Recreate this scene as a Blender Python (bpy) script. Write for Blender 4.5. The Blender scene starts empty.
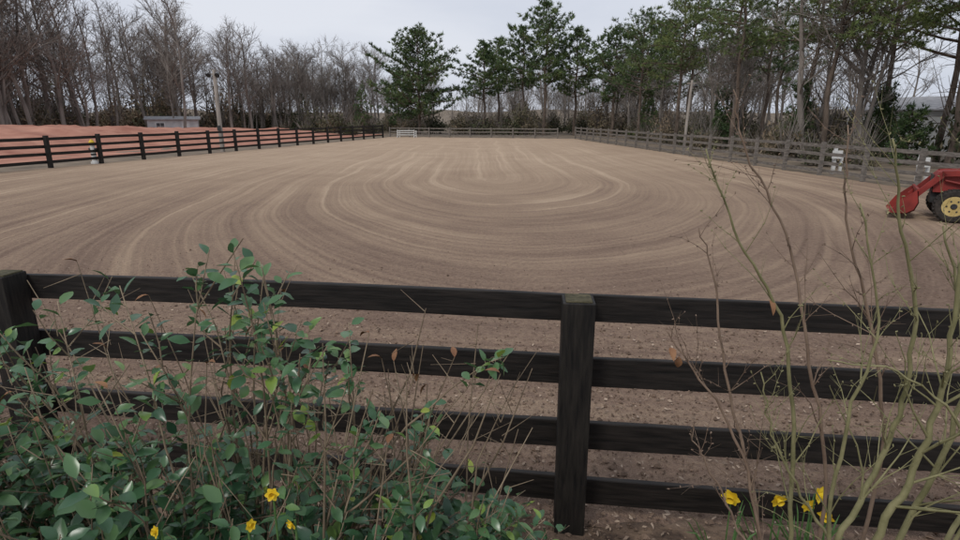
import bpy, math, random
from mathutils import Vector, Matrix, noise as mn
R = random.Random(7)
scn = bpy.context.scene
COL = scn.collection
scn.view_settings.view_transform='Standard'
try: scn.view_settings.look='None'
except Exception: pass
scn.view_settings.exposure=0; scn.view_settings.gamma=1

# ------------------------------------------------------------ helpers
class Geo:
    def __init__(s):
        s.v=[]; s.f=[]; s.r=[]; s.m=[]
    def add(s, vs, fs, rnd=0.5, mi=0):
        b=len(s.v); s.v.extend([tuple(p) for p in vs]); s.r.extend([rnd]*len(vs))
        for f in fs: s.f.append(tuple(b+i for i in f)); s.m.append(mi)
    def tube(s, pts, rad, sides=5, rnd=0.5, mi=0, cap=True):
        b=len(s.v); n=len(pts)
        for i,p in enumerate(pts):
            p=Vector(p)
            d=(Vector(pts[min(i+1,n-1)])-Vector(pts[max(i-1,0)]))
            if d.length<1e-7: d=Vector((0,0,1))
            d.normalize()
            a=Vector((1,0,0)) if abs(d.x)<0.8 else Vector((0,1,0))
            u=d.cross(a).normalized(); w=d.cross(u)
            for k in range(sides):
                t=2*math.pi*k/sides
                s.v.append(tuple(p+(u*math.cos(t)+w*math.sin(t))*rad[i])); s.r.append(rnd)
        for i in range(n-1):
            for k in range(sides):
                k2=(k+1)%sides
                s.f.append((b+i*sides+k,b+i*sides+k2,b+(i+1)*sides+k2,b+(i+1)*sides+k)); s.m.append(mi)
        if cap:
            s.f.append(tuple(b+k for k in range(sides))[::-1]); s.m.append(mi)
            s.f.append(tuple(b+(n-1)*sides+k for k in range(sides))); s.m.append(mi)
    def box(s, c, size, M=None, rnd=0.5, mi=0):
        hx,hy,hz=[q/2 for q in size]
        vs=[Vector((x*hx,y*hy,z*hz)) for x in(-1,1) for y in(-1,1) for z in(-1,1)]
        if M is not None: vs=[M@q for q in vs]
        vs=[q+Vector(c) for q in vs]
        s.add(vs,[(0,1,3,2),(4,6,7,5),(0,4,5,1),(2,3,7,6),(0,2,6,4),(1,5,7,3)],rnd,mi)
    def mesh(s,name,mats,smooth=False):
        me=bpy.data.meshes.new(name); me.from_pydata(s.v,[],s.f)
        for m in mats: me.materials.append(m)
        me.polygons.foreach_set('material_index',s.m)
        a=me.attributes.new('rnd','FLOAT','POINT'); a.data.foreach_set('value',s.r)
        if smooth: me.polygons.foreach_set('use_smooth',[True]*len(s.f))
        me.update(); return me
    def obj(s,name,mats,smooth=False,parent=None,bevel=0):
        o=bpy.data.objects.new(name,s.mesh(name,mats,smooth)); COL.objects.link(o)
        if parent: o.parent=parent
        if bevel:
            b=o.modifiers.new('bevel','BEVEL'); b.width=bevel; b.segments=2; b.limit_method='ANGLE'
        return o
def empty(name,loc=(0,0,0)):
    e=bpy.data.objects.new(name,None); e.location=loc; COL.objects.link(e); return e
def inst(name,me,loc,rz=0,sc=1,parent=None,tilt=0):
    o=bpy.data.objects.new(name,me); COL.objects.link(o); o.location=loc
    o.rotation_euler=(tilt,0,rz); o.scale=(sc,sc,sc) if not hasattr(sc,'__len__') else sc
    if parent: o.parent=parent
    return o

class NT:
    def __init__(s,m): s.t=m.node_tree; s.n=s.t.nodes; s.l=s.t.links
    def new(s,typ,**k):
        n=s.n.new(typ)
        for a,b in k.items(): setattr(n,a,b)
        return n
    def put(s,sock,v):
        if isinstance(v,bpy.types.NodeSocket): s.l.new(v,sock)
        else: sock.default_value=v
    def math(s,op,a,b=0.0,clamp=False):
        n=s.new('ShaderNodeMath',operation=op,use_clamp=clamp); s.put(n.inputs[0],a); s.put(n.inputs[1],b); return n.outputs[0]
    def noise(s,vec,scale,detail=3,rough=0.55,dist=0):
        n=s.new('ShaderNodeTexNoise'); s.l.new(vec,n.inputs['Vector']); n.inputs['Scale'].default_value=scale
        n.inputs['Detail'].default_value=detail; n.inputs['Roughness'].default_value=rough; n.inputs['Distortion'].default_value=dist
        return n.outputs['Fac']
    def mr(s,v,a,b,c=0.0,d=1.0):
        n=s.new('ShaderNodeMapRange'); s.put(n.inputs[0],v)
        for i,q in enumerate((a,b,c,d)): n.inputs[i+1].default_value=q
        return n.outputs[0]
    def mix(s,f,a,b,blend='MIX'):
        n=s.new('ShaderNodeMix',data_type='RGBA',blend_type=blend); s.put(n.inputs[0],f)
        for i,q in ((6,a),(7,b)):
            if isinstance(q,tuple): n.inputs[i].default_value=(q[0],q[1],q[2],1)
            else: s.l.new(q,n.inputs[i])
        return n.outputs[2]
    def comb(s,x,y,z=0.0):
        n=s.new('ShaderNodeCombineXYZ'); s.put(n.inputs[0],x); s.put(n.inputs[1],y); s.put(n.inputs[2],z); return n.outputs[0]
def newmat(name):
    m=bpy.data.materials.new(name); m.use_nodes=True; t=NT(m); bs=t.n['Principled BSDF']; return m,t,bs
def bump(t,bs,h,strength,dist):
    b=t.new('ShaderNodeBump'); b.inputs['Strength'].default_value=strength; b.inputs['Distance'].default_value=dist
    t.l.new(h,b.inputs['Height']); t.l.new(b.outputs[0],bs.inputs['Normal'])
def simple(name,c1,c2,scale=4,rough=0.8,bs_=0.3,bd=0.02,stretch=(1,1,1),spec=0.3,metal=0,rnd=0.0,detail=4):
    m,t,bs=newmat(name)
    tc=t.new('ShaderNodeTexCoord'); mp=t.new('ShaderNodeMapping'); mp.inputs['Scale'].default_value=stretch
    t.l.new(tc.outputs['Object'],mp.inputs[0])
    f=t.noise(mp.outputs[0],scale,detail); f2=t.mr(f,0.3,0.7)
    if rnd>0:
        at=t.new('ShaderNodeAttribute',attribute_name='rnd')
        f2=t.math('ADD',t.math('MULTIPLY',f2,1-rnd),t.math('MULTIPLY',at.outputs['Fac'],rnd),True)
    t.l.new(t.mix(f2,c1,c2),bs.inputs['Base Color'])
    bs.inputs['Roughness'].default_value=rough; bs.inputs['Specular IOR Level'].default_value=spec; bs.inputs['Metallic'].default_value=metal
    if bs_: bump(t,bs,f,bs_,bd)
    return m
def leafmat(name,cols,rough=0.4,transl=0.3,spec=0.5,nscale=0.5,objrnd=0.25,nw=0.5):
    m,t,bs=newmat(name)
    at=t.new('ShaderNodeAttribute',attribute_name='rnd'); tc=t.new('ShaderNodeTexCoord')
    oi=t.new('ShaderNodeObjectInfo')
    n=t.mr(t.noise(tc.outputs['Object'],nscale,1),0.3,0.7)
    f=t.math('ADD',t.math('MULTIPLY',n,nw),t.math('MULTIPLY',at.outputs['Fac'],1-nw))
    f=t.math('ADD',f,t.math('MULTIPLY',t.math('SUBTRACT',oi.outputs['Random'],0.5),objrnd),True)
    r=t.new('ShaderNodeValToRGB'); e=r.color_ramp.elements
    for i,(p,c) in enumerate(cols):
        q=e[i] if i<2 else e.new(p)
        q.position=p; q.color=(c[0],c[1],c[2],1)
    t.l.new(f,r.inputs[0]); t.l.new(r.outputs[0],bs.inputs['Base Color'])
    bs.inputs['Roughness'].default_value=rough; bs.inputs['Specular IOR Level'].default_value=spec
    if transl:
        tr=t.new('ShaderNodeBsdfTranslucent'); t.l.new(r.outputs[0],tr.inputs[0])
        mx=t.new('ShaderNodeMixShader'); mx.inputs[0].default_value=transl
        t.l.new(bs.outputs[0],mx.inputs[1]); t.l.new(tr.outputs[0],mx.inputs[2])
        t.l.new(mx.outputs[0],t.n['Material Output'].inputs[0])
    return m
def sstep(a,b,x):
    t=max(0,min(1,(x-a)/(b-a))); return t*t*(3-2*t)

# ------------------------------------------------------------ world & light
w=bpy.data.worlds.new('World'); scn.world=w; w.use_nodes=True
wt=NT(w); bg=wt.n['Background']
sky=wt.new('ShaderNodeTexSky',sky_type='NISHITA'); sky.sun_disc=False
SE,SR=math.radians(48),math.radians(215)
sky.sun_elevation=SE; sky.sun_rotation=SR
tc=wt.new('ShaderNodeTexCoord'); mp=wt.new('ShaderNodeMapping'); mp.inputs['Scale'].default_value=(1,1,3.2)
wt.l.new(tc.outputs['Generated'],mp.inputs[0])
cn=wt.mr(wt.noise(mp.outputs[0],1.9,5,0.5,0.3),0.33,0.66)
cl=wt.mix(cn,(6.3,6.75,7.9),(8.5,8.75,9.5))
wt.l.new(wt.mix(0.92,sky.outputs[0],cl),bg.inputs['Color']); bg.inputs['Strength'].default_value=0.093
sl=bpy.data.lights.new('sun','SUN'); sl.energy=1.5; sl.angle=math.radians(14); sl.color=(1,0.96,0.9)
so=bpy.data.objects.new('sun',sl); COL.objects.link(so)
sd=Vector((math.sin(SR)*math.cos(SE),math.cos(SR)*math.cos(SE),math.sin(SE)))
so.rotation_euler=sd.to_track_quat('Z','Y').to_euler()

# ------------------------------------------------------------ camera
cd=bpy.data.cameras.new('camera'); cam=bpy.data.objects.new('camera',cd); COL.objects.link(cam)
cd.sensor_width=36; cd.lens=21.45; cd.clip_end=2000; cd.clip_start=0.05
cam.location=(0,0,2.3); cam.rotation_euler=(math.radians(90-14.9),0,0); scn.camera=cam

# ------------------------------------------------------------ materials
bark_grey=simple('bare_bark',(0.12,0.105,0.093),(0.29,0.255,0.225),1.5,0.9,0,0.03,(1,1,0.3),detail=1)
bark_pine=simple('pine_bark',(0.06,0.045,0.036),(0.18,0.14,0.11),5,0.9,0.8,0.05,(1,1,0.25))
needle=leafmat('pine_needles',[(0.0,(0.030,0.056,0.022)),(1.0,(0.17,0.215,0.075)),(0.5,(0.075,0.12,0.045))],0.6,0,0.25,0.45,0.2,0.45)
needle_lt=leafmat('pine_needles_light',[(0.0,(0.05,0.078,0.03)),(1.0,(0.24,0.28,0.095)),(0.5,(0.12,0.165,0.058))],0.6,0,0.25,0.6,0.2,0.45)
brush=leafmat('brush_leaves',[(0.0,(0.04,0.052,0.026)),(1.0,(0.24,0.185,0.13)),(0.5,(0.11,0.10,0.062))],0.8,0,0.1,0.6,0.9,0.3)

# ------------------------------------------------------------ ground
g=Geo(); N=100; S=1600
for j in range(N+1):
    for i in range(N+1):
        a=(i/N*2-1); b=(j/N*2-1)
        x=math.copysign(abs(a)**2.2,a)*S/2; y=math.copysign(abs(b)**2.2,b)*S/2+30
        z=-0.03+((mn.noise(Vector((x*0.02,y*0.02,0)))+.9)*5*sstep(150,360,math.hypot(x,y-30)))
        g.v.append((x,y,z)); g.r.append(.5)
for j in range(N):
    for i in range(N):
        k=j*(N+1)+i; g.f.append((k,k+1,k+N+2,k+N+1)); g.m.append(0)
m_litter=simple('leaf_litter_ground',(0.10,0.08,0.058),(0.25,0.195,0.14),0.8,0.95,0.5,0.05)
g.obj('ground',[m_litter],True)

# ------------------------------------------------------------ arena surface
BL,BR,TR,TL=Vector((-24.6,6.15)),Vector((15.9,0.8)),Vector((10.6,66)),Vector((-11.1,72.6))
m,t,bs=newmat('arena_dirt')
geo=t.new('ShaderNodeNewGeometry'); P=geo.outputs['Position']
sp=t.new('ShaderNodeSeparateXYZ'); t.l.new(P,sp.inputs[0])
w0=t.noise(P,0.09,1); w1=t.math('MULTIPLY',t.math('SUBTRACT',w0,0.5),1.5)
X=t.math('ADD',sp.outputs[0],w1); Y=sp.outputs[1]
def oval(cx,cy,cy2,asp,px=None):
    yc=t.math('MINIMUM',t.math('MAXIMUM',Y,cy),cy2)
    dx=t.math('SUBTRACT',X,cx); dy=t.math('DIVIDE',t.math('SUBTRACT',Y,yc),asp)
    return t.math('SQRT',t.math('ADD',t.math('MULTIPLY',dx,dx),t.math('MULTIPLY',dy,dy)))
dA=oval(1.4,24,60,2.1)       # long open sweeps
dB=oval(0.6,22,60,1.75)      # second pass, turning wider on the right
def fmix(f,a,b):
    n=t.new('ShaderNodeMix',data_type='FLOAT'); t.put(n.inputs[0],f); t.put(n.inputs[2],a); t.put(n.inputs[3],b); return n.outputs[0]
vv=t.math('MULTIPLY',t.math('ADD',sp.outputs[1],t.math('MULTIPLY',sp.outputs[0],.7)),0.045)
def lines(d,seed,rows=2.4):
    fine=t.noise(t.comb(t.math('MULTIPLY',d,8.5),vv,seed),1.0,2,0.6)
    broad=t.noise(t.comb(t.math('MULTIPLY',d,rows),t.math('MULTIPLY',vv,0.7),seed+3.3),1.0,2,0.65)
    return fine,broad
fA,bA=lines(dA,0.0); fB,bB=lines(dB,7.0,2.2)
dN=t.math('ADD',sp.outputs[1],t.math('MULTIPLY',sp.outputs[0],0.131))
fN,bN=lines(dN,13.0,2.0)
wB=t.mr(t.math('ADD',t.math('ADD',sp.outputs[0],t.math('MULTIPLY',w1,2.0)),t.math('MULTIPLY',Y,0.05)),-0.6,3.0,0.0,1.0)
wN=t.mr(t.math('ADD',dN,t.math('MULTIPLY',w1,1.2)),5.0,7.6,1,0)
fine=fmix(wN,fmix(wB,fA,fB),fN); broad=fmix(wN,fmix(wB,bA,bB),bN)
near=t.mr(sp.outputs[1],6,24,1,0.0)
dT=fmix(t.mr(wB,0.45,0.55),dA,dB)
amp=t.math('MULTIPLY',t.math('MULTIPLY',t.mr(broad,0.36,0.58),near),t.mr(wN,0,1,1,.1))
tine=t.math('MULTIPLY',t.math('SINE',t.math('MULTIPLY',dT,48.0)),amp)
blot=t.noise(P,0.35,3,0.65); grain=t.noise(P,16,4,0.8)
ridge=t.mr(broad,0.58,0.66)
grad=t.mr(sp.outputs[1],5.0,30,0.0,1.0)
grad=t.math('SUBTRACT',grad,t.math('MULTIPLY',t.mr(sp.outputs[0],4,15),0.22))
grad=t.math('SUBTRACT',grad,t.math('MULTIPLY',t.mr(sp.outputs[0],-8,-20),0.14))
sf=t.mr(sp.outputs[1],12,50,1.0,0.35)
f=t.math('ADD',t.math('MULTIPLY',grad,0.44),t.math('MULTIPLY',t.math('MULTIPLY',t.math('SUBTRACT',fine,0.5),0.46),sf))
f=t.math('ADD',f,t.math('MULTIPLY',t.math('MULTIPLY',t.math('SUBTRACT',broad,0.5),0.55),sf))
f=t.math('ADD',f,t.math('MULTIPLY',t.math('MULTIPLY',ridge,0.16),sf))
f=t.math('ADD',f,t.math('MULTIPLY',tine,0.05))
f=t.math('ADD',f,t.math('MULTIPLY',t.math('SUBTRACT',blot,0.5),0.42))
f=t.math('ADD',f,t.math('MULTIPLY',t.math('SUBTRACT',grain,0.5),0.75))
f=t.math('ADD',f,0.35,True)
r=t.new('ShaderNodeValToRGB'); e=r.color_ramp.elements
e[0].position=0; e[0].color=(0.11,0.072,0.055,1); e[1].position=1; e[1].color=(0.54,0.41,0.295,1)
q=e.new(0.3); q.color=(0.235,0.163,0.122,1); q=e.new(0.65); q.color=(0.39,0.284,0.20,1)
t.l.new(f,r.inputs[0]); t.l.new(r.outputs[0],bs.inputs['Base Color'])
bs.inputs['Roughness'].default_value=0.95; bs.inputs['Specular IOR Level'].default_value=0.1
h=t.math('ADD',t.math('MULTIPLY',tine,0.2),t.math('ADD',t.math('MULTIPLY',fine,0.6),t.math('MULTIPLY',grain,1.5)))
bump(t,bs,h,0.9,0.045)
m_arena=m
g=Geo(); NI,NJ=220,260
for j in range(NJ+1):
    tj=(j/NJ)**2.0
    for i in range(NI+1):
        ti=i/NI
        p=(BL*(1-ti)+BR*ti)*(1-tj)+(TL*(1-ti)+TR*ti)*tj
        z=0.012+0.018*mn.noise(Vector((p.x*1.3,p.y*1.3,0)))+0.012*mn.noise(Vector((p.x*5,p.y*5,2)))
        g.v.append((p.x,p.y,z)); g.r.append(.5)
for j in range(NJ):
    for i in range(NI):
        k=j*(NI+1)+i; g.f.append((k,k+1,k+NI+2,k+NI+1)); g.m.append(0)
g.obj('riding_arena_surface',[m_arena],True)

# garden bank on the camera side of the fence
m_mulch=simple('mulch_soil',(0.06,0.04,0.03),(0.21,0.145,0.10),9,0.95,1.0,0.05,detail=6)
def bankz(x,y):
    s=y+0.131*x
    return 0.03+0.68*(1-sstep(0.7,2.35,s))
g=Geo(); NI,NJ=240,70
for j in range(NJ+1):
    for i in range(NI+1):
        x=-26+52*i/NI; s=-12+ (2.9+0.42+12)*(j/NJ)**0.6; y=s-0.131*x
        z=bankz(x,y)+0.03*mn.noise(Vector((x*2.5,y*2.5,1)))
        z-=0.09*sstep(2.85,3.3,s)
        g.v.append((x,y,z)); g.r.append(.5)
for j in range(NJ):
    for i in range(NI):
        k=j*(NI+1)+i; g.f.append((k,k+1,k+NI+2,k+NI+1)); g.m.append(0)
g.obj('garden_bank_ground',[m_mulch],True)

# clods, chips and dead leaves lying near the fence
g=Geo()
for k in range(34000):
    x=R.uniform(-7,7.5); s=2.0+abs(R.gauss(0,1))*2.2; y=s-0.131*x+0.3
    if R.random()<0.66:
        a=R.uniform(0.004,0.014)*(1 if R.random()<.92 else 2.1)
        c=Vector((x,y,0.022 if s>2.9 else bankz(x,y)+.005))
        ds=[Vector(v)*a*R.uniform(.6,1.2) for v in((1,0,0),(0,1,0),(-1,0,0),(0,-1,0),(0,0,.8),(0,0,-.8))]
        rot=Matrix.Rotation(R.uniform(0,6.28),3,'Z')
        g.add([c+rot@v for v in ds],[(0,1,4),(1,2,4),(2,3,4),(3,0,4),(1,0,5),(2,1,5),(3,2,5),(0,3,5)],R.random(),0)
    else:
        L=R.uniform(0.006,0.024); W=L*R.uniform(.2,.7)
        M=Matrix.Rotation(R.uniform(0,6.28),3,'Z')@Matrix.Rotation(R.uniform(-.6,.6),3,'X')@Matrix.Rotation(R.uniform(-.5,.5),3,'Y')
        c=Vector((x,y,0.03 if s>2.9 else bankz(x,y)+.02))
        g.add([c+M@Vector(v) for v in((-L,R.uniform(-.3,.3)*L,0),(R.uniform(-.5,.5)*L,-W,.003),(L,0,.006),(R.uniform(-.5,.5)*L,W,.003))],[(0,1,2,3)],R.random()**1.4,1)
m_clod=simple('clods',(0.06,0.04,0.03),(0.28,0.195,0.14),20,0.95,0,0.01,rnd=.7)
m_chip=simple('chips',(0.10,0.065,0.045),(0.48,0.37,0.28),20,0.85,0,0.01,rnd=.85)
g.obj('mulch_litter',[m_clod,m_chip])

# ------------------------------------------------------------ clay bank to the left
m_clay=simple('red_clay',(0.27,0.11,0.075),(0.47,0.24,0.17),0.5,0.95,0.6,0.15,(1,1,1),detail=6)
g=Geo(); A0,A1=Vector((-30,4)),Vector((-13.6,86)); dirn=(A1-A0).normalized(); nrm=Vector((-dirn.y,dirn.x))
NI,NJ=150,70
for j in range(NJ+1):
    b=42*(j/NJ)**1.5
    for i in range(NI+1):
        a=i/NI; p=A0+(A1-A0)*a+nrm*b
        cr=(2.0-1.15*sstep(0.25,0.95,a))
        z=cr*sstep(2.0,13,b+1.5*mn.noise(Vector((p.x*.1,p.y*.1,5))))*(1-sstep(34,42,b))
        z+=(0.30*mn.noise(Vector((p.x*.35,p.y*.35,0)))+0.14*mn.noise(Vector((p.x*1.3,p.y*1.3,0))))*sstep(1,6,b)
        z*=sstep(0,0.08,a)*(1-sstep(.9,1,a))
        g.v.append((p.x,p.y,z-0.02)); g.r.append(.5)
for j in range(NJ):
    for i in range(NI):
        k=j*(NI+1)+i; g.f.append((k,k+1,k+NI+2,k+NI+1)); g.m.append(0)
g.obj('red_clay_bank',[m_clay],True)

# ------------------------------------------------------------ fences
m_black=simple('black_painted_wood',(0.004,0.0037,0.0035),(0.026,0.021,0.018),4.5,0.6,0.6,0.005,(1,1,11),spec=0.3,detail=9)
m_blackp=simple('black_post_wood',(0.005,0.0045,0.0045),(0.026,0.022,0.018),6,0.65,0.7,0.008,(9,9,1),spec=0.3,detail=8)
m_moss=simple('mossy_endgrain',(0.035,0.032,0.016),(0.11,0.095,0.055),30,0.9,0.6,0.004)
m_grey=simple('weathered_wood',(0.08,0.071,0.063),(0.24,0.215,0.19),4,0.85,0,0.01,(1,1,6))
def fence(name,a,b,spacing,H,rails,mats,camside=1,pw=0.13,s0=0.0,rt=0.03,detail=False):
    a=Vector(a);b=Vector(b); L=(b-a).length; u=(b-a)/L; n=Vector((-u.y,u.x))*camside
    ang=math.atan2(u.y,u.x); g=Geo()
    ss=[]; s=s0
    while s<L+0.01: ss.append(s); s+=spacing
    for s in ss:
        p=a+u*s; tl=R.uniform(-.012,.012); tl2=R.uniform(-.012,.012)
        M=Matrix.Rotation(tl,3,'X')@Matrix.Rotation(tl2,3,'Y')@Matrix.Rotation(ang+R.uniform(-.04,.04),3,'Z')
        hh=H+R.uniform(-.02,.02)
        g.box((p.x+n.x*pw/2,p.y+n.y*pw/2,(hh-.3)/2),(pw,pw,hh+.3),M,R.random(),1)
        if detail:
            g.box((p.x+n.x*pw/2,p.y+n.y*pw/2,hh+.003),(pw*.82,pw*.82,.012),M,R.random(),2)
    for z0,z1 in rails:
        for k in range(len(ss)-1):
            dz0=R.uniform(-.01,.01); dz1=R.uniform(-.01,.01)
            nseg=8; off=-(rt/2+0.003)
            vs=[]
            bow=R.uniform(-.014,.014)
            for q in range(nseg+1):
                tt=q/nseg; s=ss[k]+0.004+(ss[k+1]-ss[k]-0.008)*tt
                p=a+u*s+n*off+n*(R.uniform(-.001,.001)); dz=dz0*(1-tt)+dz1*tt+bow*math.sin(math.pi*tt)
                for o_,zz in ((rt/2,z0),(rt/2,z1),(-rt/2,z1),(-rt/2,z0)):
                    vs.append((p.x+n.x*o_,p.y+n.y*o_,zz+dz+R.uniform(-.002,.002)))
            fs=[(3,2,1,0),(nseg*4,nseg*4+1,nseg*4+2,nseg*4+3)]
            for q in range(nseg):
                for e_ in range(4):
                    e2=(e_+1)%4; fs.append((q*4+e_,q*4+e2,q*4+4+e2,q*4+4+e_))
            g.add(vs,fs,R.random(),0)
    return g.obj(name,mats,bevel=0.006 if detail else 0)
U=Vector((-.9915,.130)); P0=Vector((0.52,2.90))
def nf(s): return P0+U*s
rails4=[(1.236,1.386),(0.86,1.03),(0.475,0.645),(0.115,0.28)]
a=nf(-15.3); b=nf(25.4)
fence('wooden_fence',a,b,3.35,1.41,rails4,[m_black,m_blackp,m_moss],camside=1,pw=0.165,s0=15.3-3.35*4,rt=0.035,detail=True)
rf=[(1.28,1.42),(0.93,1.07),(0.58,0.72),(0.23,0.37)]
fence('wooden_fence',(-24.6,6.15),(-11.1,72.6),2.9,1.5,rf,[m_black,m_blackp],camside=-1,pw=0.16,s0=1.3)
rg=[(1.14,1.27),(0.8,0.93),(0.46,0.59),(0.14,0.26)]
fence('wooden_fence',(15.9,0.8),(10.6,66),2.45,1.36,rg,[m_grey,m_grey],camside=1,pw=0.13,s0=1.0)
rh=[(1.0,1.12),(0.62,0.74),(0.22,0.34)]
fence('wooden_fence',(-11.1,72.6),(10.6,66),2.6,1.2,rh,[m_grey,m_grey],camside=-1,pw=0.13)

# ------------------------------------------------------------ trees
def rdir(up=0.0):
    v=Vector((R.gauss(0,1),R.gauss(0,1),R.gauss(0,1)+up)); return v.normalized()
def bare_tree(H,n1=15,n2=7,n3=6,r0=0.17,tw=0.017,start=0.3,spread=0.34):
    g=Geo()
    def path(p,d,L,n,wob,lift):
        pts=[p.copy()]
        for i in range(n):
            d=(d+rdir()*wob+Vector((0,0,lift))).normalized(); p=p+d*(L/n); pts.append(p.copy())
        return pts
    tr=path(Vector((0,0,-.3)),Vector((0,0,1)),H,10,0.09,0.05)
    g.tube(tr,[r0*(1-i/11)**0.85+.02 for i in range(11)],6)
    def at(pts,t_):
        q=t_*(len(pts)-1); i=min(int(q),len(pts)-2); return pts[i].lerp(pts[i+1],q-i),(pts[i+1]-pts[i]).normalized()
    for k in range(n1):
        t1=start+(1-start)*(k+R.random())/n1*.98; p,d=at(tr,t1)
        az=R.uniform(0,6.28); od=Vector((math.cos(az),math.sin(az),0))
        L1=H*spread*(1.15-t1*.7)*R.uniform(.7,1.25)
        b1=path(p,(od*R.uniform(.6,1.1)+d*.85).normalized(),L1,5,.16,.06)
        rr=r0*.42*(1.1-t1*.75); g.tube(b1,[rr*(1-i/6)+tw*.5 for i in range(6)],4,cap=False)
        for j in range(n2):
            t2=.2+.8*(j+R.random())/n2; p2,d2=at(b1,min(t2,.99))
            L2=L1*.5*(1.2-t2*.6)*R.uniform(.7,1.25)
            b2=path(p2,(d2+rdir(.2)*.9).normalized(),L2,3,.2,.06)
            g.tube(b2,[tw*1.4,tw*1.2,tw*.9,tw*.6],3,cap=False)
            for i in range(n3):
                t3=.15+.85*(i+R.random())/n3; p3,d3=at(b2,min(t3,.99))
                b3=path(p3,(d3+rdir(.25)*1.0).normalized(),L2*.65*R.uniform(.6,1.2),2,.25,.06)
                g.tube(b3,[tw*.8,tw*.6,tw*.3],3,cap=False)
    return g.mesh('bare_tree',[bark_grey])
bare=[bare_tree(13,R.choice((13,16,18)),7,6,R.uniform(.12,.2),.016,R.uniform(.26,.46),R.uniform(.28,.40)) for _ in range(6)]

def pine_tree(H,cb,Wd,nl=46,blade=(.42,.085),nb=11,tuftstep=.42,r0=.2,mat_=None,droop=0.0,lean=0.0,keep=.88,shape=1.0,mult=1):
    g=Geo(); lx=R.uniform(-1,1)*lean
    pts=[Vector((lx*(i/12)**1.3*H+.1*math.sin(i*1.3),.08*math.cos(i*1.7),-.3+H*i/12*1.0)) for i in range(13)]
    g.tube(pts,[r0*(1-i/13)**.8+.012 for i in range(13)],8,mi=0)
    def tp(z):
        q=max(0,min(.999,z/H))*12; i=int(q); return pts[i].lerp(pts[i+1],q-i)
    def tuft(c,out,sc=1.0):
        rv=R.random()
        for _ in range(nb):
            d=(rdir()+out*.55+Vector((0,0,.3))).normalized(); s_=d.cross(rdir()).normalized()
            L=blade[0]*R.uniform(.6,1.2)*sc; W=blade[1]*.5*sc
            g.add([c-s_*W,c+s_*W,c+d*L],[(0,1,2)],min(1,max(0,rv+R.uniform(-.15,.15))),1)
    for k in range(nl):
        u=(k+R.random())/nl; z=H*(cb+(1-cb)*u**.9)
        if z>H*.99: z=H*.99
        if R.random()>keep: continue
        prof=(math.sin(math.pi*min(1,(u*.78+.22)**.8))**.7)*shape+ (1-shape)*(1-u)
        L=max(.6,Wd*.5*prof*R.choice((.5,.75,.95,1.05,1.3))*R.uniform(.9,1.1)); az=k*2.4+R.uniform(-.6,.6)
        d=Vector((math.cos(az),math.sin(az),R.uniform(-.05,.35)+.7*u*u)).normalized()
        p=tp(z); lp=[p.copy()]; n=6
        for i in range(n):
            d=(d+rdir()*.1+Vector((0,0,.05-droop*(i/n)))).normalized(); p=p+d*L/n; lp.append(p.copy())
        g.tube(lp,[max(.012,L*.016*(1-i/7)) for i in range(7)],4,mi=0,cap=False)
        side=Vector((-d.y,d.x,0)).normalized()
        s=L*.28
        while s<L:
            q=s/L*n; i=min(int(q),n-1); c=lp[i].lerp(lp[i+1],q-i)
            span=L*.30*(1-.4*s/L)+.12
            m_=R.choice((2,3,3))*mult
            for _ in range(m_):
                off=side*R.uniform(-1,1)*span+d*R.uniform(-.1,.3)+Vector((0,0,R.uniform(-.12,.34)-abs(droop)*span*.6))
                e_=c+off
                if off.length>.35: g.tube([c,e_],[.014,.007],3,mi=0,cap=False)
                tuft(e_,(off.normalized()+d*.5))
                if off.length>.5: tuft(c+off*.55,off.normalized(),.85)
            s+=tuftstep*R.uniform(.7,1.3)
        tuft(lp[-1],d)
    for _ in range(8): tuft(pts[-1]+rdir()*.3,Vector((0,0,1)))
    for _ in range(9):
        z=R.uniform(H*cb*.35,H*cb*1.1); az=R.uniform(0,6.28); p=tp(z); e_=p+Vector((math.cos(az),math.sin(az),R.uniform(-.2,.3)))*R.uniform(.4,1.4)
        g.tube([p,(p+e_)/2+Vector((0,0,.06)),e_],[.03,.02,.008],3,cap=False)
    return g.mesh('pine_tree',[bark_pine,mat_ or needle])
for (x,y,H,cb,W_,nl) in [(-8.4,82,13.4,.16,12.0,88),(0.6,84,12.2,.40,7.6,46),(2.8,90,13.6,.42,6.6,40),(6.0,83,14.2,.40,7.2,48),(8.6,79,16.4,.38,9.6,64),
        (12.8,80,13.4,.38,8.2,48),(16.8,75,12.8,.34,8.4,52),(-12.6,92,9.0,.1,6.0,38),(20.5,74,13.4,.38,8.4,48),(24,78,14,.3,8.5,46)]:
    me=pine_tree(H,cb,W_,nl,blade=(.48,.11),nb=10,tuftstep=.46,r0=.21,keep=.92)
    inst('pine_tree',me,(x,y,-.02),R.uniform(0,6.28))
for (x,y,H,cb,W_,nl,lt) in [(16.4,61,12.6,.36,7.8,46,0),(19.6,56,13.8,.44,8,46,0),(17.0,51,12.8,.44,6.5,40,1),(19.5,46,15,.46,8.5,44,1),(17.6,41,13.4,.46,7,40,1),
        (22.5,41,15,.44,9,44,0),(19.8,34,14,.42,8.5,46,1),(25.2,37,15.5,.40,8.8,44,1),(24.0,30.5,15,.36,9.5,50,1),(22.2,27.6,14.5,.40,9,46,1),(29.5,34,15,.42,9,40,0),(20.8,23.8,14,.40,8,40,1),(26.5,24,15,.36,9.5,40,1),
        (24,50,15,.38,8.5,42,0),(29,58,16,.3,9,42,0),(27,68,15,.3,9,42,0)]:
    me=pine_tree(H,cb,W_,nl,blade=(.33,.045),nb=16,tuftstep=.37,r0=.16,mat_=needle_lt if lt else needle,droop=.09,lean=.03,keep=.86,shape=.8)
    inst('pine_tree',me,(x,y,-.02),R.uniform(0,6.28))
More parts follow.
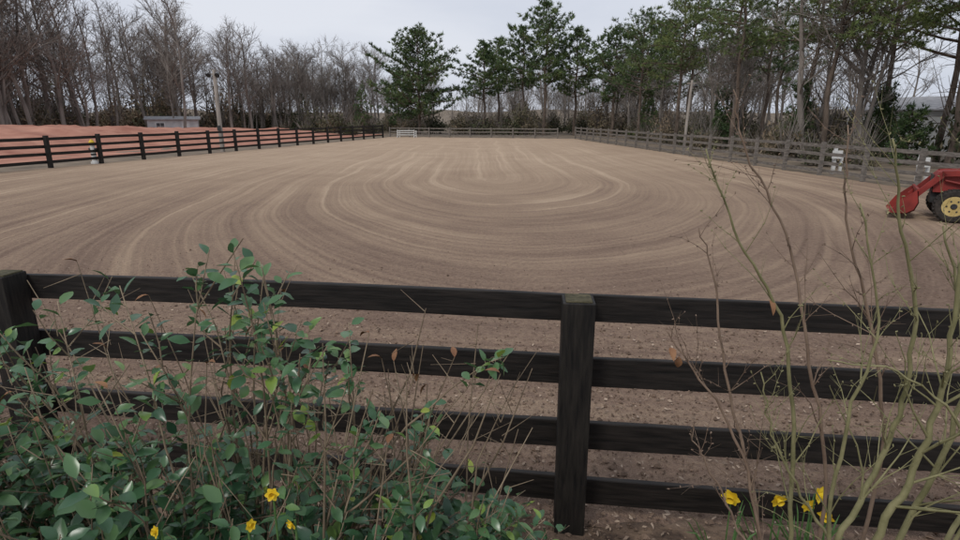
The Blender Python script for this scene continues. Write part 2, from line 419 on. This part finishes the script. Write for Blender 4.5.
for (x,y,H,W_) in [(17.5,62,5,3.6),(-17.5,88,7,4.5),(20.5,38,4.2,3.4),(18.4,45,4,3),(22.0,30.0,2.6,2.4),(24.5,36,4.0,3.2)]:
    me=pine_tree(H,.05,W_,50,blade=(.26,.06),nb=12,tuftstep=.3,r0=.08,shape=0.1)
    inst('cedar_tree',me,(x,y,-.02),R.uniform(0,6.28))
root=empty('distant_bare_trees'); k=0
def putbare(x,y,sc):
    global k; k+=1
    inst('tree_%d'%k,R.choice(bare),(x,y,0),R.uniform(0,6.28),(sc*R.uniform(1.0,1.3),sc*R.uniform(1.0,1.3),sc),root,R.uniform(-.05,.05))
for i in range(205):       # left line
    a=R.random(); b=abs(R.gauss(0,1))*15
    x=-62+a*44-b*.8; y=36+a*80+b*.75
    if y<62 and -.62<x/y<-.44: continue
    putbare(x,y,R.uniform(.65,1.3)*(1.05 if a<.6 else .88))
for i in range(110):       # far end
    x=R.uniform(-36,38); y=R.uniform(96,150)
    putbare(x,y,R.uniform(.5,.9))
for i in range(75):       # right side
    a=R.random(); x=17+R.uniform(0,30); y=28+a*68
    if math.hypot(x-34,y-44)<8 : continue
    putbare(x,y,R.uniform(.5,.95))
def bush(n,r,hh,ls):
    g=Geo()
    for _ in range(34):
        az=R.uniform(0,6.28); d=Vector((math.cos(az)*R.uniform(.2,1)*r,math.sin(az)*R.uniform(.2,1)*r,hh*R.uniform(.6,1.5)))
        g.tube([Vector((0,0,0)),d*.5+rdir()*.15,d],[.025,.016,.006],3,cap=False)
    cs=[(rdir()*r*R.uniform(.3,.95),R.uniform(.25,.5)*r,R.random()) for _ in range(12)]
    for _ in range(n):
        c,cr,rv=R.choice(cs); p=c+rdir()*cr*R.uniform(.3,1.1); p=Vector((p.x,p.y,abs(p.z)/r*hh*.9+R.uniform(0,.3)))
        d=rdir(); s_=d.cross(rdir()).normalized()
        L=ls*R.uniform(.6,1.3)
        g.add([p-d*L,p-s_*L*.4,p+d*L,p+s_*L*.4],[(0,1,2,3)],min(1,max(0,rv+R.uniform(-.2,.2))),1)
    return g.mesh('bush',[bark_grey,brush])
bushes=[bush(900,1.6,R.uniform(1.2,2.4),.11) for _ in range(4)]
root2=empty('forest_undergrowth'); kk=0
def putbush(x,y,sc):
    global kk; kk+=1
    inst('bush_%d'%kk,R.choice(bushes),(x,y,0),R.uniform(0,6.28),(sc,sc,sc*R.uniform(.6,1.5)),root2)
for i in range(100): putbush(R.uniform(-30,34),R.uniform(78,120),R.uniform(.9,2.0))
for i in range(130):
    a=R.random(); x=-66+a*46-R.random()*20; y=40+a*80+R.random()*20
    if y<66 and -.62<x/y<-.42: continue
    putbush(x,y,R.uniform(1.0,2.6))
for i in range(120):
    a=R.random(); x=16.6+R.random()**1.3*26; y=26+a*60
    if math.hypot(x-34,y-44)<8 or (.68<x/y<.80 and y<44 and R.random()<.8): continue
    putbush(x,y,R.uniform(.5,1.05) if x<21 else R.uniform(.7,1.6))

# ------------------------------------------------------------ buildings
m_side=simple('white_siding',(0.46,0.47,0.47),(0.6,0.6,0.59),2,0.6,0.1,0.01)
m_roof=simple('grey_roof',(0.24,0.24,0.25),(0.34,0.34,0.35),3,0.8,0.2,0.01)
m_glass=simple('window_glass',(0.02,0.025,0.03),(0.05,0.055,0.06),2,0.15,0,0.01,spec=.6)
m_trim=simple('trim',(0.6,0.6,0.59),(0.7,0.7,0.69),2,0.5,0,0.01)
def house(name,loc,rz,L,W_,H,rh):
    e=empty(name,loc); e.rotation_euler=(0,0,rz)
    g=Geo(); g.box((0,0,H/2),(L,W_,H)); 
    g.add([(-L/2,-W_/2,H),(-L/2,W_/2,H),(-L/2,0,H+rh)],[(0,2,1)]); g.add([(L/2,-W_/2,H),(L/2,W_/2,H),(L/2,0,H+rh)],[(0,1,2)])
    nz=int(H/.18)
    for i in range(1,nz): g.box((0,-W_/2-.006,i*.18),(L,.012,.02)); g.box((-L/2-.006,0,i*.18),(.012,W_,.02))
    g.obj('walls',[m_side],parent=e)
    g=Geo(); o=.35
    for s_ in(-1,1):
        g.add([(-L/2-o,s_*(W_/2+o),H-.1),(L/2+o,s_*(W_/2+o),H-.1),(L/2+o,0,H+rh+.06),(-L/2-o,0,H+rh+.06),
               (-L/2-o,s_*(W_/2+o),H+.0),(L/2+o,s_*(W_/2+o),H+.0),(L/2+o,0,H+rh+.16),(-L/2-o,0,H+rh+.16)],
              [(0,1,2,3),(4,7,6,5),(0,4,5,1),(1,5,6,2),(0,3,7,4)])
    g.obj('roof',[m_roof],parent=e)
    g=Geo(); f=Geo()
    n=max(2,int(L/3))
    for i in range(n):
        x=-L/2+L*(i+.5)/n
        if i==n//2:
            g.box((x,-W_/2-.03,1.0),(.95,.06,2.0),mi=0); continue
        g.box((x,-W_/2-.03,H*.58),(1.1,.06,1.1),mi=0); f.box((x,-W_/2-.065,H*.58),(.9,.02,.9))
        g.box((x,-W_/2-.078,H*.58),(.04,.02,.9)); g.box((x,-W_/2-.079,H*.58),(.9,.02,.04))
    g.box((-L/2-.03,0,H*.58),(.06,1.1,1.1)); f.box((-L/2-.065,0,H*.58),(.02,.9,.9))
    g.obj('frames_and_door',[m_trim],parent=e); f.obj('windows',[m_glass],parent=e)
house('white_house',(34.5,44.5,0),math.radians(-62),10,6,2.9,.8)
house('mobile_home',(-41.5,80,-0.15),math.radians(24),6.0,3.2,2.3,.2)

# ------------------------------------------------------------ poles, markers, jump, tractor
m_pole=simple('pole_wood',(0.22,0.195,0.17),(0.40,0.36,0.32),6,0.85,0.3,0.01,(1,1,.2))
m_white=simple('white_paint',(0.5,0.5,0.48),(0.68,0.68,0.66),8,0.5,0.1,0.005)
m_dark=simple('dark_metal',(0.02,0.02,0.02),(0.06,0.06,0.06),8,0.5,0.1,0.005)
g=Geo(); g.tube([(0,0,-.3),(0,0,2.6),(.03,0,5.5)],[.16,.14,.12],10)
g.box((0,0,5.2),(.8,.1,.1)); g.tube([(-.3,-.05,5.25),(-.3,-.25,5.1)],[.08,.18],8,mi=1); g.tube([(.3,-.05,5.25),(.3,-.25,5.1)],[.08,.18],8,mi=1)
g.box((0,-.20,1.6),(.22,.1,.35),mi=1)
g.obj('light_pole',[m_pole,m_dark]).location=(-18.3,41.5,0)
g=Geo(); g.tube([(0,0,-.3),(.06,0,2.2),(.16,0,4.6)],[.10,.09,.075],8); g.box((.16,0,4.4),(.6,.06,.07)); g.tube([(.40,0,4.38),(.40,-.1,4.2)],[.05,.12],8,mi=1)
g.obj('light_pole',[m_pole,m_dark]).location=(13.25,38,0)
m_yel=simple('yellow_paint',(0.6,0.4,0.03),(0.75,0.52,0.06),8,0.5,0,0.005)
g=Geo(); g.tube([(0,0,0),(0,0,.1),(0,0,.11),(0,0,.85),(0,0,.95)],[.18,.18,.12,.10,.12],12); g.tube([(0,0,.95),(0,0,1.1),(0,0,1.22)],[.14,.13,.05],12,mi=1)
g.tube([(0,0,.42),(0,0,.52)],[.125,.125],12,mi=2); g.tube([(-.2,0,.75),(.2,0,.75)],[.05,.05],8,mi=2)
g.obj('marker_post',[m_white,m_yel,m_dark]).location=(-19.9,30,0.01)
g=Geo()
for x in(-1.0,1.0):
    g.box((x,0,.45),(.1,.1,.9)); g.box((x,0,.05),(.1,.7,.08)); g.box((x+.25,0,.42),(.08,.08,.8)); 
    for z in(.25,.5,.75): g.box((x+.12,0,z),(.16,.04,.06))
for z in(.3,.55,.8): g.tube([(-1.0,-.09,z),(1.0,-.09,z)],[.05,.05],8)
g.obj('jump_standard',[m_white]).location=(-8.9,70.5,0.01)
for (x,y,s_) in [(15.0,24.6,1.0),(15.4,20.3,1.0),(15.9,18.7,.9)]:
    g=Geo(); g.box((0,0,.55*s_),(.12,.12,1.1*s_)); g.box((0,0,1.13*s_),(.2,.2,.06)); g.box((.02,-.12,.8*s_),(.42,.06,.34)); g.box((.3,0,.35*s_),(.1,.1,.7*s_))
    g.obj('mounting_post',[m_white],bevel=.01).location=(x,y,0)

# tractor
m_red=simple('red_paint',(0.15,0.018,0.015),(0.30,0.038,0.030),3,0.55,0.05,0.005,spec=.35)
m_tire=simple('tire_rubber',(0.015,0.014,0.013),(0.06,0.05,0.042),10,0.85,0.3,0.01)
m_rim=simple('yellow_rim',(0.42,0.31,0.11),(0.60,0.46,0.20),6,0.5,0.1,0.005)
TX,TY=10.95,13.3
tr=empty('tractor',(TX,TY,0.02)); tr.rotation_euler=(0,0,math.radians(-32))
def wheel(nm,x,y,r,wd):
    g=Geo(); n=28
    prof=[(.58,-.42),(.72,-.5),(.92,-.5),(1,-.36),(1,.36),(.92,.5),(.72,.5),(.58,.42)]
    for k in range(n):
        t_=2*math.pi*k/n
        for (q,yy) in prof: g.v.append((x+math.cos(t_)*q*r,y+yy*wd,r+math.sin(t_)*q*r)); g.r.append(.5)
    for k in range(n):
        for j in range(7):
            k2=(k+1)%n; g.f.append((k*8+j,k*8+j+1,k2*8+j+1,k2*8+j)); g.m.append(0)
    for k in range(n):
        t_=2*math.pi*k/n
        for sgn in(-1,1):
            M=Matrix.Rotation(-t_+math.pi/2,3,'Y')@Matrix.Rotation(sgn*.6,3,'Z')
            g.box((x+math.cos(t_+sgn*.05)*r*1.01,y+sgn*wd*.22,r+math.sin(t_+sgn*.05)*r*1.01),(r*.08,wd*.5,r*.08),M,.5,0)
    for sgn in(-1,1):
        g.tube([(x,y+sgn*wd*.30,r),(x,y+sgn*wd*.44,r)],[r*.55,r*.64],20,mi=1)
        g.tube([(x,y+sgn*wd*.40,r),(x,y+sgn*wd*.56,r)],[r*.2,r*.14],10,mi=2)
        for q in range(6):
            a_=q*math.pi/3; g.tube([(x+math.cos(a_)*r*.36,y+sgn*wd*.40,r+math.sin(a_)*r*.36),(x+math.cos(a_)*r*.36,y+sgn*wd*.48,r+math.sin(a_)*r*.36)],[.02,.02],6,mi=2)
    g.obj(nm,[m_tire,m_rim,m_dark],parent=tr)
wheel('front_wheel_1',0,-.62,.36,.22); wheel('front_wheel_2',0,.62,.36,.22)
wheel('rear_wheel_1',1.65,-.62,.56,.34); wheel('rear_wheel_2',1.65,.62,.56,.34)
g=Geo()
hood=[(-.38,.62),(-.4,.95),(-.32,1.08),(.8,1.2),(.85,.62)]
vs=[(x,y,z) for y in(-.28,.28) for x,z in hood]
g.add(vs,[(0,1,2,3,4)[::-1],(5,6,7,8,9),(0,5,6,1)[::-1],(1,6,7,2)[::-1],(2,7,8,3)[::-1],(3,8,9,4)[::-1],(4,9,5,0)[::-1]])
for sgn in(-1,1):
    pts=[(1.65+math.cos(a_)*.66,.56+math.sin(a_)*.66) for a_ in [math.radians(q) for q in range(20,171,15)]]
    vs=[]
    for x,z in pts:
        for yy,dz in((.44,0),(.82,0),(.82,-.03),(.44,-.03)): vs.append((x,sgn*yy,z+dz))
    fs=[]
    for i in range(len(pts)-1):
        for j in range(4): fs.append((i*4+j,i*4+(j+1)%4,i*4+4+(j+1)%4,i*4+4+j))
    g.add(vs,fs)
g.obj('hood_and_fenders',[m_red],parent=tr,bevel=.02)
g=Geo(); g.box((.35,0,.5),(1.5,.34,.26)); g.box((0,0,.34),(.12,1.0,.12)); g.tube([(1.65,-.6,.56),(1.65,.6,.56)],[.1,.1],10)
g.box((1.5,0,.6),(.7,.5,.4)); g.box((-.412,0,.84),(.02,.44,.34)); g.tube([(.35,-.1,1.1),(.35,-.1,1.75)],[.035,.035],8)
g.box((1.45,0,1.0),(.45,.46,.1)); g.box((1.7,0,1.22),(.1,.44,.4)); g.tube([(.8,0,1.1),(1.02,0,1.32)],[.02,.02],6)
for k in range(16):
    a_=k*math.pi/8; b_=(k+1)*math.pi/8
    g.tube([(1.03+math.cos(a_)*.1,math.sin(a_)*.18,1.34+math.cos(a_)*.12),(1.03+math.cos(b_)*.1,math.sin(b_)*.18,1.34+math.cos(b_)*.12)],[.015,.015],5)
for y in(-.4,.4): g.tube([(1.95,y,.7),(1.95,y,1.95)],[.03,.03],8)
g.tube([(1.95,-.4,1.95),(1.95,.4,1.95)],[.03,.03],8)
g.obj('chassis_and_seat',[m_dark],parent=tr)
g=Geo()
for y in(-.36,.36):
    for A_,B_ in (((.75,y,1.12),(-.25,y,1.05)),((-.25,y,1.05),(-.72,y,.5))):
        A_=Vector(A_);B_=Vector(B_); d_=B_-A_; an=math.atan2(-d_.z,d_.x)
        g.box((A_+B_)/2,(d_.length+.06,.07,.12),Matrix.Rotation(an,3,'Y'))
    g.box((.75,y,.85),(.12,.08,.6))
    g.tube([(.6,y+.02,.72),(-.2,y+.02,.9)],[.035,.022],8)
bp=[(-.70,.68),(-.64,.4),(-.70,.22),(-.84,.13),(-1.16,.12)]
vs=[];fs=[]
for x,z in bp:
    for y in(-.6,.6): vs.append((x,y,z)); 
for x,z in bp:
    for y in(-.6,.6): vs.append((x+.02,y,z-.02))
for i in range(4):
    fs.append((2*i,2*i+1,2*i+3,2*i+2)); j=10+2*i; fs.append((j,j+2,j+3,j+1))
fs.append((0,10,11,1)); fs.append((8,9,19,18)); g.add(vs,fs)
for y in(-.61,.61):
    sp_=bp+[(-1.0,.4)]
    vs=[(x,y+s_,z) for s_ in(-.01,.01) for x,z in sp_]
    g.add(vs,[(0,1,2,3,4,5),(11,10,9,8,7,6)]+[(i,(i+1)%6,6+(i+1)%6,6+i) for i in range(6)])
g.box((-.68,0,.68),(.05,1.22,.05))
g.obj('loader_bucket',[m_red],parent=tr)

# ------------------------------------------------------------ foreground evergreen shrub
m_twig=simple('shrub_twig',(0.12,0.085,0.055),(0.32,0.25,0.17),25,0.8,0,0.002,rnd=.5)
m_leaf=leafmat('shrub_leaf',[(0.0,(0.024,0.070,0.038)),(1.0,(0.36,0.42,0.06)),(0.40,(0.056,0.135,0.060)),(0.74,(0.11,0.205,0.07)),(0.9,(0.19,0.30,0.06))],0.3,0.2,0.6,6,0,0.15)
m_brown=simple('dead_leaf',(0.14,0.06,0.03),(0.30,0.16,0.08),30,0.7,0,0.003,rnd=.5)
m_petal=simple('yellow_petal',(0.66,0.45,0.02),(0.8,0.6,0.04),20,0.5,0.1,0.002)
def leaf(g,p,d,up,L,W_,rv,mi=1,fold=.25,curl=.25):
    d=d.normalized(); s_=d.cross(up)
    if s_.length<1e-4: s_=Vector((1,0,0))
    s_.normalize(); n=s_.cross(d)
    rows=[(0,.0),(.18,.62),(.42,1.0),(.68,.85),(.88,.42),(1.0,0)]
    vs=[]
    for t_,w_ in rows:
        c=p+d*(L*t_)-n*(curl*L*t_*t_)
        if w_==0: vs.append(c)
        else:
            wv=W_*.5*w_; wav=R.uniform(-.04,.04)*L
            vs+= [c-s_*wv+n*(fold*wv+wav),c,c+s_*wv+n*(fold*wv-wav)]
    fs=[(0,2,1),(0,3,2)]
    for i in range(3):
        b=1+i*3; fs+=[(b,b+1,b+4,b+3),(b+1,b+2,b+5,b+4)]
    fs+=[(10,11,13),(11,12,13)]
    g.add(vs,fs,rv,mi)
def leafy_shoot(g,base,tip,nleaf,L0,bare_frac=.5,rad=.005,branchy=2,youth=0):
    base=Vector(base); tip=Vector(tip); n=8; Lt=(tip-base).length
    side=rdir()*Lt*.09; pts=[]
    for i in range(n+1):
        t_=i/n; pts.append(base.lerp(tip,t_)+side*math.sin(math.pi*t_)+rdir()*.008+Vector((0,0,.05*Lt*math.sin(math.pi*t_))))
    g.tube(pts,[rad*(1-.75*i/n) for i in range(n+1)],5,R.random(),0)
    def at(t_):
        q=min(.999,t_)*n; i=int(q); return pts[i].lerp(pts[i+1],q-i),(pts[i+1]-pts[i]).normalized()
    def leaves(A_,n_,t0):
        for k in range(n_):
            t_=t0+(1-t0)*(k+R.random()*.6)/n_; p,d=A_(t_)
            az=k*2.4+R.uniform(-.4,.4); a_=d.cross(Vector((.3,.2,1))).normalized(); b_=d.cross(a_)
            o=a_*math.cos(az)+b_*math.sin(az)
            ld=(o*R.uniform(.8,1.2)+d*R.uniform(.2,.8)+Vector((0,0,R.uniform(-.35,.2)))).normalized()
            L=L0*R.uniform(.6,1.15); rv=min(1,max(0,R.gauss(.4,.18)+youth+(.45 if R.random()<.08 else 0)))
            pp=p+ld*.008; g.tube([p,pp],[.0015,.001],3,.5,0,False)
            leaf(g,pp,ld,Vector((0,0,1))+rdir()*.55,L,L*R.uniform(.46,.6),rv,1,R.uniform(.1,.5),R.uniform(-.05,.4))
    leaves(at,nleaf,bare_frac)
    for _ in range(branchy):
        t_=R.uniform(.35,.9); p,d=at(t_); dd=(d+rdir(.3)*.9).normalized(); Lb=R.uniform(.10,.24)
        q=[p,p+dd*Lb*.5+rdir()*.01,p+dd*Lb+Vector((0,0,.02))]
        g.tube(q,[rad*.5,rad*.4,rad*.25],4,R.random(),0,False)
        def at2(t2,q=q):
            u_=min(.999,t2)*2; i=int(u_); return q[i].lerp(q[i+1],u_-i),(q[i+1]-q[i]).normalized()
        if R.random()<.85: leaves(at2,R.randint(5,8),.3)
g=Geo()
def lowtop(x): return 1.50-0.25*(x+1.7)
for _ in range(245):
    x=R.uniform(-2.1,.22); y=R.uniform(1.2,2.0); 
    zt=lowtop(x)*R.uniform(.74,1.0)-(y-1.55)*.25
    bx=-1.0+ (x+1.0)*.55+R.uniform(-.1,.1); by=1.6+(y-1.6)*.4
    leafy_shoot(g,(bx,by,bankz(bx,by)),(x,y,zt),R.randint(9,15),.068,.5,.005,2)
tall=[(-1.45,1.6,1.70),(-1.32,1.7,1.74),(-1.05,1.6,1.82),(-.95,1.5,1.72),(-.86,1.65,1.86),(-.78,1.6,1.93),(-.70,1.58,1.96),(-.66,1.7,1.84),(-.60,1.5,1.80),
      (-.52,1.6,1.72),(-.45,1.55,1.66),(-.40,1.62,1.70),(-.28,1.5,1.50),(-.15,1.6,1.44),(-.08,1.55,1.32),(-1.6,1.7,1.62),(-1.75,1.8,1.7),(-1.12,1.5,1.60),(-.35,1.5,1.42),(.14,1.6,1.03),(.22,1.65,1.0),(.05,1.6,1.1),
      (-.75,1.7,1.88),(-.64,1.6,1.90),(-.5,1.7,1.6),(-1.3,1.5,1.62)]
for x,y,z in tall:
    bx=-.85+(x+.85)*.45+R.uniform(-.05,.05)
    leafy_shoot(g,(bx,1.6,bankz(bx,1.6)),(x,y,z),R.randint(11,16),.056,.7,.006,4,.08)
leafy_shoot(g,(-.45,1.55,1.1),(.07,1.62,1.60),14,.05,.84,.005,0,.15)
leafy_shoot(g,(-.45,1.5,1.1),(.0,1.58,1.58),6,.05,.88,.004,0,.15)
for _ in range(75):
    x=R.uniform(-1.6,.2); y=R.uniform(1.4,2.0); z=R.uniform(1.25,1.78)-.12*(x+1)
    bx=-.7+(x+.7)*.5; p0=Vector((bx,1.65,bankz(bx,1.65))); p1=Vector((x,y,z)); mid=(p0+p1)/2+rdir()*.18
    rv=R.random()
    pts=[p0,p0.lerp(mid,.5)+rdir()*.03,mid,mid.lerp(p1,.5)+rdir()*.05,p1]
    g.tube(pts,[.006,.005,.004,.0028,.0014],4,rv,0,False)
    for _ in range(6):
        s_=mid.lerp(p1,R.random()); g.tube([s_,s_+rdir(.5)*R.uniform(.05,.18)],[.002,.0009],3,rv,0,False)
    if R.random()<.3: leaf(g,p1,rdir(),Vector((0,0,1)),.045,.02,R.random(),2,.5,.5)
g.obj('evergreen_shrub',[m_twig,m_leaf,m_brown],True)

# yellow flowers (daffodils) at the bottom
m_stem=simple('green_stem',(0.05,0.11,0.03),(0.10,0.19,0.06),20,0.5,0,0.002)
def daffodil(name,x,y,h,face,sz=1.0):
    z0=bankz(x,y)-.01; g=Geo(); top=Vector((x,y,h)); 
    g.tube([(x+R.uniform(-.03,.03),y+.02,z0),(x,y,(z0+h)*.5),top],[.004,.0035,.003],5,.5,0)
    f=Vector(face).normalized(); a_=f.cross(Vector((0,0,1))).normalized(); b_=f.cross(a_)
    c=top+f*.012
    for k in range(6):
        t_=k*math.pi/3; o=a_*math.cos(t_)+b_*math.sin(t_)
        leaf(g,c,(o+f*R.uniform(0,.25)).normalized(),f,.04*sz,.03*sz,.5,1,.1,-.1)
    ring=[c,c+f*.012*sz,c+f*.026*sz]; g.tube(ring,[.006*sz,.011*sz,.016*sz],10,.5,1,False)
    for _ in range(9):
        az=R.uniform(0,6.28); b0=Vector((x+R.uniform(-.03,.03),y+R.uniform(-.03,.03),z0)); L=(h-z0)*R.uniform(.6,.95)
        d_=Vector((math.cos(az)*.3,math.sin(az)*.3,1)).normalized(); s_=d_.cross(Vector((math.sin(az),.3,0))).normalized()*.006
        q=[b0,b0+d_*L*.5,b0+d_*L*.85+Vector((math.cos(az),math.sin(az),0))*L*.12,b0+d_*L+Vector((math.cos(az),math.sin(az),-.4))*L*.22]
        vs=[]
        for i,p in enumerate(q): w_=(1,1,.8,.1)[i]; vs+=[p-s_*w_,p+s_*w_]
        g.add(vs,[(0,1,3,2),(2,3,5,4),(4,5,7,6)],.5,0)
    g.obj(name,[m_stem,m_petal])
for x,y,h,f,sz in [(1.20,2.36,.56,(-.5,-.8,-.1),1.15),(1.44,2.4,.52,(.1,-1,-.2),1.1),(1.60,2.36,.57,(.5,-.8,.2),1.15),(1.63,2.3,.50,(-.6,-.6,-.2),1),(1.60,2.42,.47,(.2,-1,0),1),
                (-.56,1.34,1.32,(.2,-1,.3),.5),(-.62,1.30,1.25,(.8,-.5,.3),.45),(-.84,1.28,1.25,(-.6,-.8,.3),.45),(-.50,1.32,1.25,(-.5,-1,-.3),.45)]:
    daffodil('daffodil',x,y,h,f,sz)

# ------------------------------------------------------------ right bare shrub
m_cane=simple('green_cane',(0.13,0.125,0.055),(0.31,0.285,0.15),18,0.7,0.3,0.003,rnd=.3)
m_cane2=simple('red_twig',(0.13,0.085,0.06),(0.27,0.195,0.14),18,0.7,0,0.003,rnd=.3)
g=Geo()
def cane(ctrl,r0,nside,mi=0,tw=.25):
    C=[Vector(c) for c in ctrl]; C=[C[0]*2-C[1]]+C+[C[-1]*2-C[-2]]; pts=[]
    for i in range(1,len(C)-2):
        for j in range(6):
            t_=j/6; a_,b_,c_,d_=C[i-1],C[i],C[i+1],C[i+2]
            pts.append(.5*((2*b_)+(c_-a_)*t_+(2*a_-5*b_+4*c_-d_)*t_*t_+(3*b_-a_-3*c_+d_)*t_**3)+rdir()*.006)
    pts.append(C[-2]); n=len(pts)
    g.tube(pts,[r0*(1-.85*(i/(n-1)))+.0008 for i in range(n)],7,R.random(),mi)
    for k in range(nside):
        i=int(n*R.uniform(.25,.97)); i=min(i,n-2); p=pts[i]; d_=(pts[i+1]-pts[i]).normalized()
        dd=(d_+rdir(.2)*.75).normalized(); L=tw*R.uniform(.4,1.4)*(1.2-.6*i/n); q=[p]
        rr=max(.0013,r0*(1-.85*i/n)*.5)
        for _ in range(4): dd=(dd+rdir(.25)*.22).normalized(); q.append(q[-1]+dd*L/4)
        g.tube(q,[rr,rr*.8,rr*.6,rr*.45,rr*.25],4,R.random(),mi,False)
        for _ in range(3):
            s_=q[R.randint(1,3)]; g.tube([s_,s_+(dd+rdir()*.8).normalized()*L*.3],[rr*.4,rr*.15],3,R.random(),mi,False)
        for s_ in q[1:]:
            e_=s_+rdir()*.006; g.tube([s_,e_,e_+rdir()*.003],[.0018,.002,.0006],4,R.random(),mi,False)
B=(1.2,1.55,.42)
cane([B,(1.22,1.5,1.0),(1.30,1.5,1.28),(1.33,1.5,1.6),(1.30,1.5,1.92),(1.36,1.5,2.2)],.0135,18,0,.32)
cane([B,(1.1,1.5,.95),(1.20,1.52,1.25),(1.24,1.52,1.5),(1.20,1.5,1.8),(1.10,1.48,2.05),(1.02,1.45,2.25)],.0105,18,0,.32)
cane([(1.12,1.6,.42),(1.0,1.55,.95),(.95,1.55,1.4),(.86,1.55,1.75),(.72,1.55,1.97),(.60,1.55,2.22)],.008,16)
cane([(1.25,1.6,.42),(1.40,1.6,1.0),(1.48,1.6,1.4),(1.42,1.6,1.75),(1.33,1.62,2.0)],.0115,16,0,.32)
cane([(1.15,1.5,.42),(1.02,1.42,1.1),(1.0,1.4,1.5),(1.02,1.38,1.8),(.92,1.38,2.1)],.007,14)
cane([(1.0,1.6,.5),(.92,1.6,1.0),(.80,1.65,1.35),(.66,1.68,1.55),(.58,1.7,1.66)],.006,12,1)
cane([(1.05,1.7,.4),(.95,1.7,1.0),(.80,1.72,1.5),(.74,1.72,1.8),(.66,1.7,1.98)],.006,14,1)
cane([(1.2,1.7,.4),(1.18,1.7,1.1),(1.05,1.72,1.6),(.95,1.75,1.95),(.80,1.75,2.2),(.74,1.75,2.38)],.0065,18,1)
cane([(1.3,1.7,.4),(1.35,1.7,1.2),(1.22,1.7,1.7),(1.1,1.7,2.0),(1.06,1.7,2.28)],.007,18,1)
cane([(1.35,1.6,.4),(1.5,1.5,1.1),(1.36,1.45,1.45),(1.15,1.45,1.62),(.95,1.45,1.66)],.006,14)
cane([(1.3,1.6,.4),(1.6,1.6,1.1),(1.62,1.6,1.6),(1.55,1.6,2.0),(1.50,1.6,2.3)],.009,14,0,.32)
cane([(1.1,1.6,.4),(.9,1.5,.9),(.78,1.5,1.1),(.68,1.5,1.3),(.62,1.5,1.4)],.005,12,1)
cane([(1.2,1.6,.4),(1.15,1.5,.9),(1.0,1.5,1.15),(.86,1.5,1.4),(.80,1.5,1.6)],.006,14,0)
for p in [(.60,1.68,1.60),(.63,1.68,1.57),(.82,1.55,1.8)]:
    leaf(g,Vector(p),rdir(-.5),Vector((0,0,1)),.04,.024,.6,2,.5,.6)
g.obj('bare_shrub',[m_cane,m_cane2,m_brown],True)
